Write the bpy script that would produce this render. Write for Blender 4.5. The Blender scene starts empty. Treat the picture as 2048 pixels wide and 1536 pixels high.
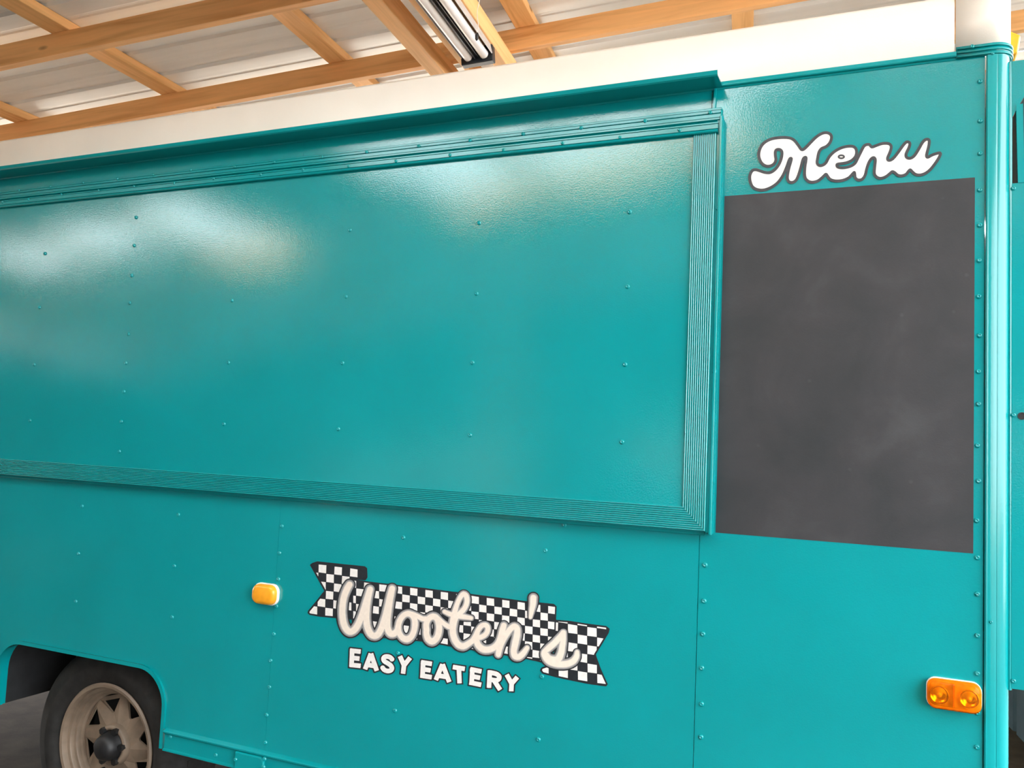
import bpy, bmesh, math, random
import numpy as np
from mathutils import Vector, Matrix
random.seed(7)
scene = bpy.context.scene
col = scene.collection

# ------------------------------------------------------------------ camera
FPX = 1678.5
YAW, PITCH, ROLL = [math.radians(a) for a in (-23.4616, 4.2205, 2.5886)]
CAM = Vector((0.0, -2.2, 1.5))
_f = Vector((math.sin(YAW)*math.cos(PITCH), math.cos(YAW)*math.cos(PITCH), math.sin(PITCH)))
_r0 = Vector((math.cos(YAW), -math.sin(YAW), 0.0))
_u0 = _r0.cross(_f)
_r = _r0*math.cos(ROLL) + _u0*math.sin(ROLL)
_u = -_r0*math.sin(ROLL) + _u0*math.cos(ROLL)
cam_data = bpy.data.cameras.new('camera')
cam = bpy.data.objects.new('camera', cam_data)
col.objects.link(cam)
cam_data.sensor_fit = 'HORIZONTAL'
cam_data.sensor_width = 36.0
cam_data.lens = 36.0*FPX/2048.0
cam_data.clip_start = 0.05
cam_data.clip_end = 300
cam.matrix_world = Matrix(((_r.x, _u.x, -_f.x, CAM.x), (_r.y, _u.y, -_f.y, CAM.y),
                           (_r.z, _u.z, -_f.z, CAM.z), (0, 0, 0, 1)))
scene.camera = cam

# ------------------------------------------------------------------ world, sun, exposure
world = bpy.data.worlds.new('world')
scene.world = world
world.use_nodes = True
bg = world.node_tree.nodes['Background']
bg.inputs['Color'].default_value = (0.93, 0.97, 1.0, 1)     # even, bright overcast sky
bg.inputs['Strength'].default_value = 5.0
sun_data = bpy.data.lights.new('sun', 'SUN')
sun_data.energy = 22.0
sun_data.angle = math.radians(3)
sun_data.color = (1.0, 0.965, 0.91)
sun = bpy.data.objects.new('sun', sun_data)
col.objects.link(sun)
sun.rotation_euler = (Vector((0.25, -1.0, -0.55))).to_track_quat('-Z', 'Y').to_euler()
scene.view_settings.view_transform = 'Standard'
scene.view_settings.look = 'None'
scene.view_settings.gamma = 1.0
scene.view_settings.use_curve_mapping = False
scene.view_settings.exposure = 1.15

# ------------------------------------------------------------------ geometry from the photo
def ray(px, py):
    return _r*((px-1024.0)/FPX) + _u*(-(py-768.0)/FPX) + _f

def P(px, py, Y=0.0):
    """point on the upright plane y = Y (the trailer's side wall is y = 0)"""
    v = ray(px, py)
    return CAM + v*((Y-CAM.y)/v.y)

TH = math.radians(7.6)                      # the barn stands 7.6 degrees askew to the trailer
XB = Vector((math.cos(TH), math.sin(TH), 0.0))
YB = Vector((-math.sin(TH), math.cos(TH), 0.0))
TX, TY = math.tan(math.radians(5.3)), math.tan(math.radians(2.4))
HR = 1.76                                   # roof above the camera

def roof_pt(xb, yb, h=HR):
    p = CAM + XB*xb + YB*yb
    p.z = CAM.z + h + TX*xb + TY*yb
    return p

def roof_hit(px, py, h=HR):
    n = Vector((0, 0, 1)) - XB*TX - YB*TY
    v = ray(px, py)
    d = v*(h/v.dot(n))
    return d.dot(XB), d.dot(YB)

# ------------------------------------------------------------------ materials
def new_mat(name):
    m = bpy.data.materials.new(name)
    m.use_nodes = True
    nt = m.node_tree
    return m, nt, nt.nodes['Principled BSDF']

def add(nt, kind, **kw):
    n = nt.nodes.new(kind)
    for k, v in kw.items():
        if k in n.inputs.keys():
            n.inputs[k].default_value = v
        else:
            setattr(n, k, v)
    return n

def ramp(nt, fac, stops):
    r = nt.nodes.new('ShaderNodeValToRGB')
    el = r.color_ramp.elements
    while len(el) < len(stops):
        el.new(0.5)
    for e, (p, c) in zip(el, stops):
        e.position = p
        e.color = tuple(c) + (1,)
    nt.links.new(fac, r.inputs['Fac'])
    return r.outputs['Color']

def plain(name, c, rough=0.5, metal=0.0, spec=0.5, var=0.0, scale=30.0, bump=0.0, bscale=200.0):
    m, nt, b = new_mat(name)
    b.inputs['Roughness'].default_value = rough
    b.inputs['Metallic'].default_value = metal
    b.inputs['Specular IOR Level'].default_value = spec
    tc = add(nt, 'ShaderNodeTexCoord')
    n = add(nt, 'ShaderNodeTexNoise', Scale=scale, Detail=4.0)
    nt.links.new(tc.outputs['Object'], n.inputs['Vector'])
    lo = [max(0, x*(1-var)) for x in c]
    hi = [min(1, x*(1+var)) for x in c]
    nt.links.new(ramp(nt, n.outputs['Fac'], [(0.3, lo), (0.7, hi)]), b.inputs['Base Color'])
    if bump:
        n2 = add(nt, 'ShaderNodeTexNoise', Scale=bscale, Detail=2.0)
        nt.links.new(tc.outputs['Object'], n2.inputs['Vector'])
        bp = add(nt, 'ShaderNodeBump', Strength=bump, Distance=0.002)
        nt.links.new(n2.outputs['Fac'], bp.inputs['Height'])
        nt.links.new(bp.outputs['Normal'], b.inputs['Normal'])
    return m

def paint(name, c, rough=0.10, wave=0.11, peel=0.15, spec=0.8):
    """brushed and rolled gloss enamel over slightly wavy sheet metal"""
    m, nt, b = new_mat(name)
    b.inputs['Roughness'].default_value = rough
    b.inputs['Specular IOR Level'].default_value = spec
    tc = add(nt, 'ShaderNodeTexCoord')
    g = add(nt, 'ShaderNodeNewGeometry')
    n = add(nt, 'ShaderNodeTexNoise', Scale=3.0, Detail=3.0)
    nt.links.new(g.outputs['Position'], n.inputs['Vector'])
    nt.links.new(ramp(nt, n.outputs['Fac'], [(0.3, [x*0.95 for x in c]), (0.7, [min(1, x*1.05) for x in c])]), b.inputs['Base Color'])
    w = add(nt, 'ShaderNodeTexNoise', Scale=3.2, Detail=1.0)
    nt.links.new(g.outputs['Position'], w.inputs['Vector'])
    b1 = add(nt, 'ShaderNodeBump', Strength=wave, Distance=0.012)
    nt.links.new(w.outputs['Fac'], b1.inputs['Height'])
    pe = add(nt, 'ShaderNodeTexNoise', Scale=260.0, Detail=2.0)
    nt.links.new(g.outputs['Position'], pe.inputs['Vector'])
    b2 = add(nt, 'ShaderNodeBump', Strength=peel, Distance=0.0016)
    nt.links.new(pe.outputs['Fac'], b2.inputs['Height'])
    nt.links.new(b1.outputs['Normal'], b2.inputs['Normal'])
    nt.links.new(b2.outputs['Normal'], b.inputs['Normal'])
    return m

def wood(name, c1, c2, axis=0):
    m, nt, b = new_mat(name)
    b.inputs['Roughness'].default_value = 0.62
    b.inputs['Specular IOR Level'].default_value = 0.3
    tc = add(nt, 'ShaderNodeTexCoord')
    oi = add(nt, 'ShaderNodeObjectInfo')
    off = add(nt, 'ShaderNodeVectorMath', operation='ADD')
    mul = add(nt, 'ShaderNodeMath', operation='MULTIPLY')
    mul.inputs[1].default_value = 37.0
    nt.links.new(oi.outputs['Random'], mul.inputs[0])
    nt.links.new(tc.outputs['Object'], off.inputs[0])
    nt.links.new(mul.outputs[0], off.inputs[1])
    mp = add(nt, 'ShaderNodeMapping')
    mp.inputs['Scale'].default_value = (1.0, 16.0, 16.0)
    nt.links.new(off.outputs[0], mp.inputs['Vector'])
    n = add(nt, 'ShaderNodeTexNoise', Scale=2.2, Detail=6.0, Distortion=0.6)
    nt.links.new(mp.outputs[0], n.inputs['Vector'])
    base = ramp(nt, n.outputs['Fac'], [(0.28, c2), (0.5, c1), (0.75, [min(1, x*1.15) for x in c1])])
    # knots
    mk = add(nt, 'ShaderNodeMapping')
    mk.inputs['Scale'].default_value = (2.6, 7.0, 7.0)
    nt.links.new(off.outputs[0], mk.inputs['Vector'])
    v = add(nt, 'ShaderNodeTexVoronoi', Scale=1.0)
    nt.links.new(mk.outputs[0], v.inputs['Vector'])
    kf = ramp(nt, v.outputs['Distance'], [(0.05, (1, 1, 1)), (0.10, (0, 0, 0))])
    mix = add(nt, 'ShaderNodeMixRGB')
    nt.links.new(kf, mix.inputs[0])
    nt.links.new(base, mix.inputs[1])
    mix.inputs[2].default_value = tuple(x*0.42 for x in c2) + (1,)
    nt.links.new(mix.outputs[0], b.inputs['Base Color'])
    bp = add(nt, 'ShaderNodeBump', Strength=0.25, Distance=0.003)
    nt.links.new(n.outputs['Fac'], bp.inputs['Height'])
    nt.links.new(bp.outputs['Normal'], b.inputs['Normal'])
    return m

def chalk(name):
    m, nt, b = new_mat(name)
    b.inputs['Roughness'].default_value = 0.55
    b.inputs['Specular IOR Level'].default_value = 0.35
    g = add(nt, 'ShaderNodeNewGeometry')
    n = add(nt, 'ShaderNodeTexNoise', Scale=5.5, Detail=6.0, Roughness=0.55, Distortion=0.4)
    nt.links.new(g.outputs['Position'], n.inputs['Vector'])
    base = ramp(nt, n.outputs['Fac'], [(0.3, (0.027, 0.030, 0.033)), (0.55, (0.040, 0.040, 0.044)), (0.8, (0.060, 0.062, 0.066))])
    n2 = add(nt, 'ShaderNodeTexVoronoi', Scale=11.0)
    nt.links.new(g.outputs['Position'], n2.inputs['Vector'])
    s = ramp(nt, n2.outputs['Distance'], [(0.01, (0.05, 0.05, 0.05)), (0.07, (0, 0, 0))])
    mx = add(nt, 'ShaderNodeMixRGB', blend_type='ADD')
    mx.inputs[0].default_value = 0.35
    nt.links.new(base, mx.inputs[1])
    nt.links.new(s, mx.inputs[2])
    nt.links.new(mx.outputs[0], b.inputs['Base Color'])
    n3 = add(nt, 'ShaderNodeTexNoise', Scale=300.0)
    nt.links.new(g.outputs['Position'], n3.inputs['Vector'])
    bp = add(nt, 'ShaderNodeBump', Strength=0.15, Distance=0.001)
    nt.links.new(n3.outputs['Fac'], bp.inputs['Height'])
    nt.links.new(bp.outputs['Normal'], b.inputs['Normal'])
    return m

def sheet_metal(name):
    m, nt, b = new_mat(name)
    b.inputs['Roughness'].default_value = 0.42
    b.inputs['Metallic'].default_value = 0.08
    tc = add(nt, 'ShaderNodeTexCoord')
    mp = add(nt, 'ShaderNodeMapping')
    mp.inputs['Scale'].default_value = (0.35, 5.0, 1.0)
    nt.links.new(tc.outputs['Object'], mp.inputs['Vector'])
    n = add(nt, 'ShaderNodeTexNoise', Scale=3.0, Detail=5.0)
    nt.links.new(mp.outputs[0], n.inputs['Vector'])
    nt.links.new(ramp(nt, n.outputs['Fac'], [(0.3, (0.74, 0.77, 0.79)), (0.7, (0.83, 0.86, 0.88))]), b.inputs['Base Color'])
    return m

def amber(name):
    """clear tinted lens: amber transmission under a glossy skin"""
    m, nt, b = new_mat(name)
    b.inputs['Base Color'].default_value = (0.95, 0.30, 0.015, 1)
    b.inputs['Roughness'].default_value = 0.06
    t = add(nt, 'ShaderNodeBsdfTransparent')
    tc = add(nt, 'ShaderNodeTexCoord')
    w = add(nt, 'ShaderNodeTexNoise', Scale=70.0)
    nt.links.new(tc.outputs['Object'], w.inputs['Vector'])
    nt.links.new(ramp(nt, w.outputs['Fac'], [(0.3, (0.98, 0.36, 0.01)), (0.7, (1.0, 0.52, 0.05))]), t.inputs['Color'])
    mx = add(nt, 'ShaderNodeMixShader')
    mx.inputs['Fac'].default_value = 0.16
    nt.links.new(t.outputs[0], mx.inputs[1])
    nt.links.new(b.outputs[0], mx.inputs[2])
    nt.links.new(mx.outputs[0], nt.nodes['Material Output'].inputs['Surface'])
    return m

def clear_sheet(name):
    m, nt, b = new_mat(name)
    b.inputs['Base Color'].default_value = (0.9, 0.92, 0.9, 1)
    b.inputs['Roughness'].default_value = 0.3
    t = add(nt, 'ShaderNodeBsdfTransparent')
    t.inputs['Color'].default_value = (0.94, 0.96, 0.95, 1)
    n = add(nt, 'ShaderNodeTexNoise', Scale=4.0, Detail=4.0)
    mx = add(nt, 'ShaderNodeMixShader')
    mr = add(nt, 'ShaderNodeMapRange')
    mr.inputs['To Min'].default_value = 0.05; mr.inputs['To Max'].default_value = 0.22
    nt.links.new(n.outputs['Fac'], mr.inputs['Value'])
    nt.links.new(mr.outputs[0], mx.inputs['Fac'])
    nt.links.new(t.outputs[0], mx.inputs[1])
    nt.links.new(b.outputs[0], mx.inputs[2])
    nt.links.new(mx.outputs[0], nt.nodes['Material Output'].inputs['Surface'])
    return m

TEAL = (0.0012, 0.275, 0.295)
M = {}
M['teal'] = paint('teal_enamel', TEAL)
M['teal_rail'] = paint('teal_enamel_rail', TEAL, rough=0.14, wave=0.0, peel=0.06, spec=0.5)
M['teal_rib'] = paint('teal_enamel_ribs', TEAL, rough=0.15, wave=0.0, peel=0.0, spec=1.0)
M['white'] = paint('white_enamel', (0.86, 0.81, 0.73), rough=0.35, wave=0.1)
M['chalk'] = chalk('chalkboard_paint')
M['black_paint'] = plain('black_sign_paint', (0.018, 0.021, 0.026), 0.4, var=0.2, scale=80)
M['char_paint'] = plain('charcoal_sign_paint', (0.040, 0.044, 0.052), 0.45, var=0.2, scale=80)
M['white_paint'] = plain('white_sign_paint', (0.80, 0.77, 0.74), 0.45, var=0.05, scale=120, bump=0.15)
M['cream_paint'] = plain('cream_sign_paint', (0.80, 0.70, 0.60), 0.45, var=0.03, scale=120, bump=0.1)
M['grey_paint'] = plain('grey_sign_paint', (0.26, 0.25, 0.25), 0.45, var=0.12, scale=90)
M['palegrey_paint'] = plain('pale_grey_sign_paint', (0.52, 0.48, 0.45), 0.45, var=0.08, scale=90)
M['wood'] = wood('pine_rafter', (0.83, 0.455, 0.185), (0.66, 0.32, 0.11))
M['wood2'] = wood('pine_purlin', (0.86, 0.50, 0.215), (0.70, 0.365, 0.135))
M['clear'] = clear_sheet('clear_polycarbonate')
M['sheet'] = sheet_metal('roof_sheet_metal')
M['siding'] = plain('dark_metal_siding', (0.06, 0.075, 0.085), 0.5, var=0.25, scale=6)
M['dirt'] = plain('packed_dirt', (0.065, 0.047, 0.034), 0.95, spec=0.1, var=0.25, scale=7, bump=0.6, bscale=60)
M['added_shed'] = plain('added_shed_siding', (0.03, 0.032, 0.03), 0.7, spec=0.2, var=0.3, scale=3)
M['dark_ground'] = plain('dark_ground_patch', (0.085, 0.072, 0.060), 0.9, spec=0.15, var=0.25, scale=5, bump=0.5, bscale=60)
M['gravel'] = plain('pale_gravel', (0.52, 0.47, 0.40), 0.95, spec=0.1, var=0.2, scale=14, bump=0.6, bscale=80)
M['rubber'] = plain('tyre_rubber', (0.022, 0.021, 0.020), 0.75, spec=0.3, var=0.3, scale=25, bump=0.2, bscale=90)
M['rim'] = plain('dusty_wheel_enamel', (0.21, 0.155, 0.11), 0.5, var=0.22, scale=16)
M['dark'] = plain('black_steel', (0.012, 0.012, 0.013), 0.5, var=0.3, scale=30)
M['liner'] = plain('wheel_well_undercoat', (0.010, 0.011, 0.012), 0.85, var=0.3, scale=20)
M['amber'] = amber('amber_lens')
M['amber_flat'] = plain('amber_lens_opaque', (0.90, 0.36, 0.02), 0.25, var=0.08, scale=40)
M['lightbase'] = plain('white_plastic_base', (0.85, 0.82, 0.76), 0.4, var=0.03)
M['lensback'] = plain('pale_lamp_back', (0.80, 0.72, 0.55), 0.35, var=0.35, scale=45)
M['chrome'] = plain('bright_reflector', (0.85, 0.8, 0.7), 0.18, metal=1.0, var=0.03)
M['tube'] = plain('frosted_tube_glass', (0.80, 0.78, 0.78), 0.25, var=0.03, scale=20)
M['housing'] = plain('white_fixture_steel', (0.55, 0.52, 0.50), 0.4, var=0.05)
M['blackplastic'] = plain('black_end_bracket', (0.02, 0.024, 0.03), 0.4, var=0.2)
M['glass_dark'] = plain('dark_window_glass', (0.03, 0.05, 0.055), 0.08, var=0.2, scale=5)
M['steelgrey'] = plain('galvanised_steel', (0.35, 0.35, 0.36), 0.45, metal=0.6, var=0.15)
M['cord'] = plain('white_cord', (0.75, 0.70, 0.65), 0.6, var=0.05)

# ------------------------------------------------------------------ mesh helpers
def obj(name, verts, faces, mat, parent=None, smooth=False):
    me = bpy.data.meshes.new(name)
    me.from_pydata([tuple(v) for v in verts], [], faces)
    me.update()
    me.materials.append(mat)
    if smooth:
        for p in me.polygons:
            p.use_smooth = True
    o = bpy.data.objects.new(name, me)
    col.objects.link(o)
    if parent:
        o.parent = parent
    return o

class MB:
    """collects boxes, prisms, tubes and builds ONE mesh object"""
    def __init__(s):
        s.v, s.f = [], []
    def add(s, vs, fs):
        n = len(s.v)
        s.v += [Vector(v) for v in vs]
        s.f += [tuple(i+n for i in f) for f in fs]
        return s
    def box(s, a, b):
        x0, y0, z0 = a; x1, y1, z1 = b
        return s.add([(x0,y0,z0),(x1,y0,z0),(x1,y1,z0),(x0,y1,z0),(x0,y0,z1),(x1,y0,z1),(x1,y1,z1),(x0,y1,z1)],
              [(0,3,2,1),(4,5,6,7),(0,1,5,4),(1,2,6,5),(2,3,7,6),(3,0,4,7)])
    def slab(s, pts, y0, y1):
        """outline given as (x, z) points, from y0 (front) back to y1"""
        n = len(pts)
        a = sum(pts[i][0]*pts[(i+1) % n][1]-pts[(i+1) % n][0]*pts[i][1] for i in range(n))
        if a < 0:
            pts = pts[::-1]
        vs = [(p[0], y0, p[1]) for p in pts] + [(p[0], y1, p[1]) for p in pts]
        fs = [tuple(range(n)), tuple(range(2*n-1, n-1, -1))]
        fs += [(i, i+n, (i+1) % n + n, (i+1) % n) for i in range(n)]
        return s.add(vs, fs)
    def sweep(s, prof, x0, x1):
        """profile of (y, z) points, extruded along x"""
        n = len(prof)
        vs = [(x0, p[0], p[1]) for p in prof] + [(x1, p[0], p[1]) for p in prof]
        fs = [(i, (i+1) % n, (i+1) % n + n, i+n) for i in range(n)] + [tuple(range(n-1, -1, -1)), tuple(range(n, 2*n))]
        return s.add(vs, fs)
    def tube(s, a, b, r, n=12):
        a, b = Vector(a), Vector(b)
        d = (b-a).normalized()
        u = d.orthogonal().normalized(); w = d.cross(u)
        vs = []
        for c in (a, b):
            vs += [c + (u*math.cos(2*math.pi*i/n) + w*math.sin(2*math.pi*i/n))*r for i in range(n)]
        fs = [(i, (i+1) % n, (i+1) % n+n, i+n) for i in range(n)] + [tuple(range(n-1, -1, -1)), tuple(range(n, 2*n))]
        return s.add(vs, fs)
    def lathe(s, prof, c, n=48, axis='y'):
        """prof of (radius, y) about the y axis through c"""
        m = len(prof)
        vs = []
        for i in range(n):
            t = 2*math.pi*i/n
            for r, y in prof:
                vs.append((c[0]+r*math.cos(t), c[1]+y, c[2]+r*math.sin(t)))
        fs = []
        for i in range(n):
            for k in range(m-1):
                a = i*m+k; b2 = ((i+1) % n)*m+k
                fs.append((a, b2, b2+1, a+1))
        return s.add(vs, fs)
    def build(s, name, mat, parent=None, smooth=False):
        o = obj(name, s.v, s.f, mat, parent, smooth)
        bm = bmesh.new(); bm.from_mesh(o.data)
        bmesh.ops.recalc_face_normals(bm, faces=bm.faces)
        bm.to_mesh(o.data); bm.free()
        return o

def bevel(o, w=0.002, seg=2):
    m = o.modifiers.new('bevel', 'BEVEL')
    m.width = w; m.segments = seg; m.limit_method = 'ANGLE'
    return o

def smooth_angle(o, deg=40):
    for p in o.data.polygons:
        p.use_smooth = True
    bm = bmesh.new(); bm.from_mesh(o.data)
    for e in bm.edges:
        if len(e.link_faces) == 2 and e.calc_face_angle(0) > math.radians(deg):
            e.smooth = False
    bm.to_mesh(o.data); bm.free()
    return o

def empty(name, loc=(0, 0, 0), parent=None):
    o = bpy.data.objects.new(name, None)
    o.empty_display_size = 0.2
    o.location = loc
    col.objects.link(o)
    if parent:
        o.parent = parent
    return o

def tag(o, label=None, cat=None, group=None, kind=None):
    if label: o['label'] = label
    if cat: o['category'] = cat
    if group: o['group'] = group
    if kind: o['kind'] = kind
    return o

# ------------------------------------------------------------------ the barn: ground, roof, walls
def ground():
    o = obj('floor', [(-13, -3.6, 0), (9, -3.6, 0), (9, 5.2, 0), (-13, 5.2, 0)], [(0, 1, 2, 3)], M['dirt'])
    tag(o, 'packed brown dirt floor of the barn', kind='structure')
    g = obj('floor_yard', [(-60, -60, -0.02), (60, -60, -0.02), (60, 60, -0.02), (-60, 60, -0.02)], [(0, 1, 2, 3)], M['gravel'])
    tag(g, 'pale gravel yard around the barn', kind='structure')
ground()
a_ = obj('floor_dark_patch', [(-30, -18, -0.01), (25, -18, -0.01), (25, -3.6, -0.01), (-30, -3.6, -0.01)], [(0, 1, 2, 3)], M['dark_ground'])  # unseen dark ground, added so less light bounces onto the trailer side
tag(a_, 'unseen dark ground patch added in front of the barn to cut bounced light', kind='structure')

PITCH_X = math.atan(TX)
def barn_matrix(origin, tilt=True):
    ax = (XB + Vector((0, 0, TX))).normalized()
    ay = (YB + Vector((0, 0, TY))).normalized()
    az = ax.cross(ay).normalized()
    ay = az.cross(ax)
    m = Matrix.Identity(4)
    for i in range(3):
        m[i][0], m[i][1], m[i][2], m[i][3] = ax[i], ay[i], az[i], origin[i]
    return m

RX0, RX1 = -9.0, 2.5        # roof extent along the rafters
RY0, RY1 = -2.71, 6.6        # and along the purlins, from the eave in front of the trailer
PURL_H, RAFT_H = 0.040, 0.092

ceiling = empty('ceiling', roof_pt(0, 3))
tag(ceiling, 'open pole barn roof of pine rafters and purlins under grey ribbed metal sheets', kind='structure')
bpy.context.view_layer.update()
def to_ceiling(o, mw):
    o.parent = ceiling
    o.matrix_parent_inverse = Matrix.Translation(-ceiling.location)
    o.matrix_basis = mw

# ribbed sheets, laid side by side along the purlins
SW = 0.92
k = 0
prof = []
for i in range(4):
    y = i*SW/4
    prof += [(y+0.00, 0.0), (y+0.090, 0.0), (y+0.100, 0.003), (y+0.112, 0.003), (y+0.122, 0.0), (y+0.185, 0.0), (y+0.197, 0.010), (y+0.218, 0.010)]
prof.append((SW, 0.0))
sv, sf = [], []
L = RX1-RX0
for x in (0.0, L):
    sv += [(x, p[0], p[1]) for p in prof]
n = len(prof)
sf = [(i, i+1, i+1+n, i+n) for i in range(n-1)]
ny = int(math.ceil((RY1-RY0)/SW))
def roof_sheet(x0, x1, j, mat, name, half=None):
    """half 0 / 1: only the outer / inner half of the sheet's width"""
    pr = prof if half is None else (prof[:17] if half == 0 else prof[16:])
    n_ = len(pr)
    vs = []
    for x in (x0-RX0, x1-RX0):
        vs += [(x, p[0], p[1]) for p in pr]
    o = obj(name, vs, [(i, i+1, i+1+n_, i+n_) for i in range(n_-1)], mat)
    to_ceiling(o, barn_matrix(roof_pt(RX0, RY0+j*SW, HR+0.002*(j % 2)+PURL_H)))
    return o
JC = 3                                      # the row with clear panels let in over the photographer
CLEAR = {0: [(-4.7, -3.9), (-2.5, -0.6)], 1: [(-6.2, -3.95), (-2.65, -0.2), (0.1, 0.75)]}
for j in range(ny):
    if j != JC:
        roof_sheet(RX0, RX1, j, M['sheet'], 'roof_sheet'); continue
    for half in (0, 1):
        x = RX0
        for c0, c1 in CLEAR[half]:
            roof_sheet(x, c0, j, M['sheet'], 'roof_sheet', half)
            roof_sheet(c0, c1, j, M['clear'], 'clear_roof_panel', half)
            x = c1
        roof_sheet(x, RX1, j, M['sheet'], 'roof_sheet', half)

# purlins run across, directly under the sheets; rafters hang under the purlins
PX = [-0.0235*HR + 0.511*HR*i for i in range(-9, 5)]
pw = 0.092
pm = None
for x in PX:
    if x < RX0+0.1 or x > RX1-0.1: continue
    if pm is None:
        Lp = RY1-RY0
        b = MB().box((0, -pw/2, 0), (Lp, pw/2, PURL_H))
        o = b.build('purlin', M['wood2']); pm = o.data
        bevel(o, 0.003)
    else:
        o = bpy.data.objects.new('purlin', pm); col.objects.link(o); bevel(o, 0.003)
    mw = barn_matrix(roof_pt(x+random.uniform(-.006, .006), RY0, HR))
    mw = mw @ Matrix.Rotation(math.pi/2, 4, 'Z')
    to_ceiling(o, mw)
RSP = 0.385*HR
rm = None
for i in range(-8, 12):
    y = 1.53*HR + RSP*i
    if y < RY0 or y > RY1 or 0.3 < y < 1.5: continue      # none under the clear panels
    if rm is None:
        b = MB().box((0, 0, -RAFT_H), (L, 0.040, 0.0))
        o = b.build('rafter', M['wood']); rm = o.data
    else:
        o = bpy.data.objects.new('rafter', rm); col.objects.link(o)
    bevel(o, 0.003)
    to_ceiling(o, barn_matrix(roof_pt(RX0, y, HR)))

# boards nailed under the rafters beside the lamp
HB = HR-RAFT_H-0.089
def under_board(px0, px1, h=HB, ht=0.089, name='lamp_board'):
    xa = roof_hit(px0, 0, h)[0]; xb2 = roof_hit(px1, 0, h)[0]
    w = xb2-xa
    o = MB().box((0, -w/2, 0), (4.4, w/2, ht)).build(name, M['wood2'])
    bevel(o, 0.003)
    mw = barn_matrix(roof_pt((xa+xb2)/2, 0.9, h)) @ Matrix.Rotation(math.pi/2, 4, 'Z')
    to_ceiling(o, mw)
    return o
under_board(726, 768)
under_board(820, 834)
under_board(898, 931)

# back wall of dark metal siding, and the posts that carry the roof
def ribbed_wall(name, length, height, label, mw, height1=None):
    height1 = height if height1 is None else height1
    b = MB(); x = 0.0
    pr = []
    while x < length:
        pr += [(x, 0), (x+0.16, 0), (x+0.175, -0.02), (x+0.215, -0.02), (x+0.23, 0)]
        x += 0.23
    vs = [(p[0], p[1], 0) for p in pr] + [(p[0], p[1], height+(height1-height)*p[0]/length) for p in pr]
    nn = len(pr)
    o = obj(name, vs, [(i, i+1, i+1+nn, i+nn) for i in range(nn-1)], M['siding'])
    o.matrix_world = mw
    tag(o, label, kind='structure')
    return o
def wall_at(xb, yb, along_x=True):
    o = CAM + XB*xb + YB*yb
    ax, ay = (XB, YB) if along_x else (YB, -XB)
    m = Matrix.Identity(4)
    for i in range(3):
        m[i][0], m[i][1], m[i][2], m[i][3] = ax[i], ay[i], (0, 0, 1)[i], (o.x, o.y, 0)[i]
    return m
ribbed_wall('wall_back', RX1+1.2, 3.1, 'dark metal siding wall behind the trailer', wall_at(-1.2, RY1-0.2))
ribbed_wall('wall_added_front', 10.6, 2.32, 'unseen dark siding wall added behind the camera to block sky reflections', wall_at(RX0, RY0+0.25), 3.30)  # added out of view; keeps sky wash off the hatch, lower sheets and door
ribbed_wall('wall_added_left', 4.9, 2.313, 'unseen dark siding wall added at the low end to block sky light', wall_at(RX0+0.02, RY0, False), 2.52)  # added out of view; hides the left sky from the trailer's side
ribbed_wall('wall_added_right', 3.0, 3.30, 'dark siding wall added beyond the open door to darken the gap below it', wall_at(1.5, 3.5, False))  # added; shuts out the sky on the right so the background stays dark
for i, (xb, yb) in enumerate([(RX0+0.2, RY0+0.15), (RX1-0.25, RY0+0.15), (RX0+0.2, RY1-0.45), (RX1-0.25, RY1-0.45), (-4.9, RY1-0.45), (-0.4, RY1-0.45), (-3.5, RY0+0.35)]):
    p = roof_pt(xb, yb, HR-RAFT_H-0.005)
    o = MB().box((p.x-0.07, p.y-0.07, 0), (p.x+0.07, p.y+0.07, p.z)).build('trim_%d' % (i+1), M['wood'])
    bevel(o, 0.004)
    tag(o, 'square wooden post carrying the barn roof', kind='structure')

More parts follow.
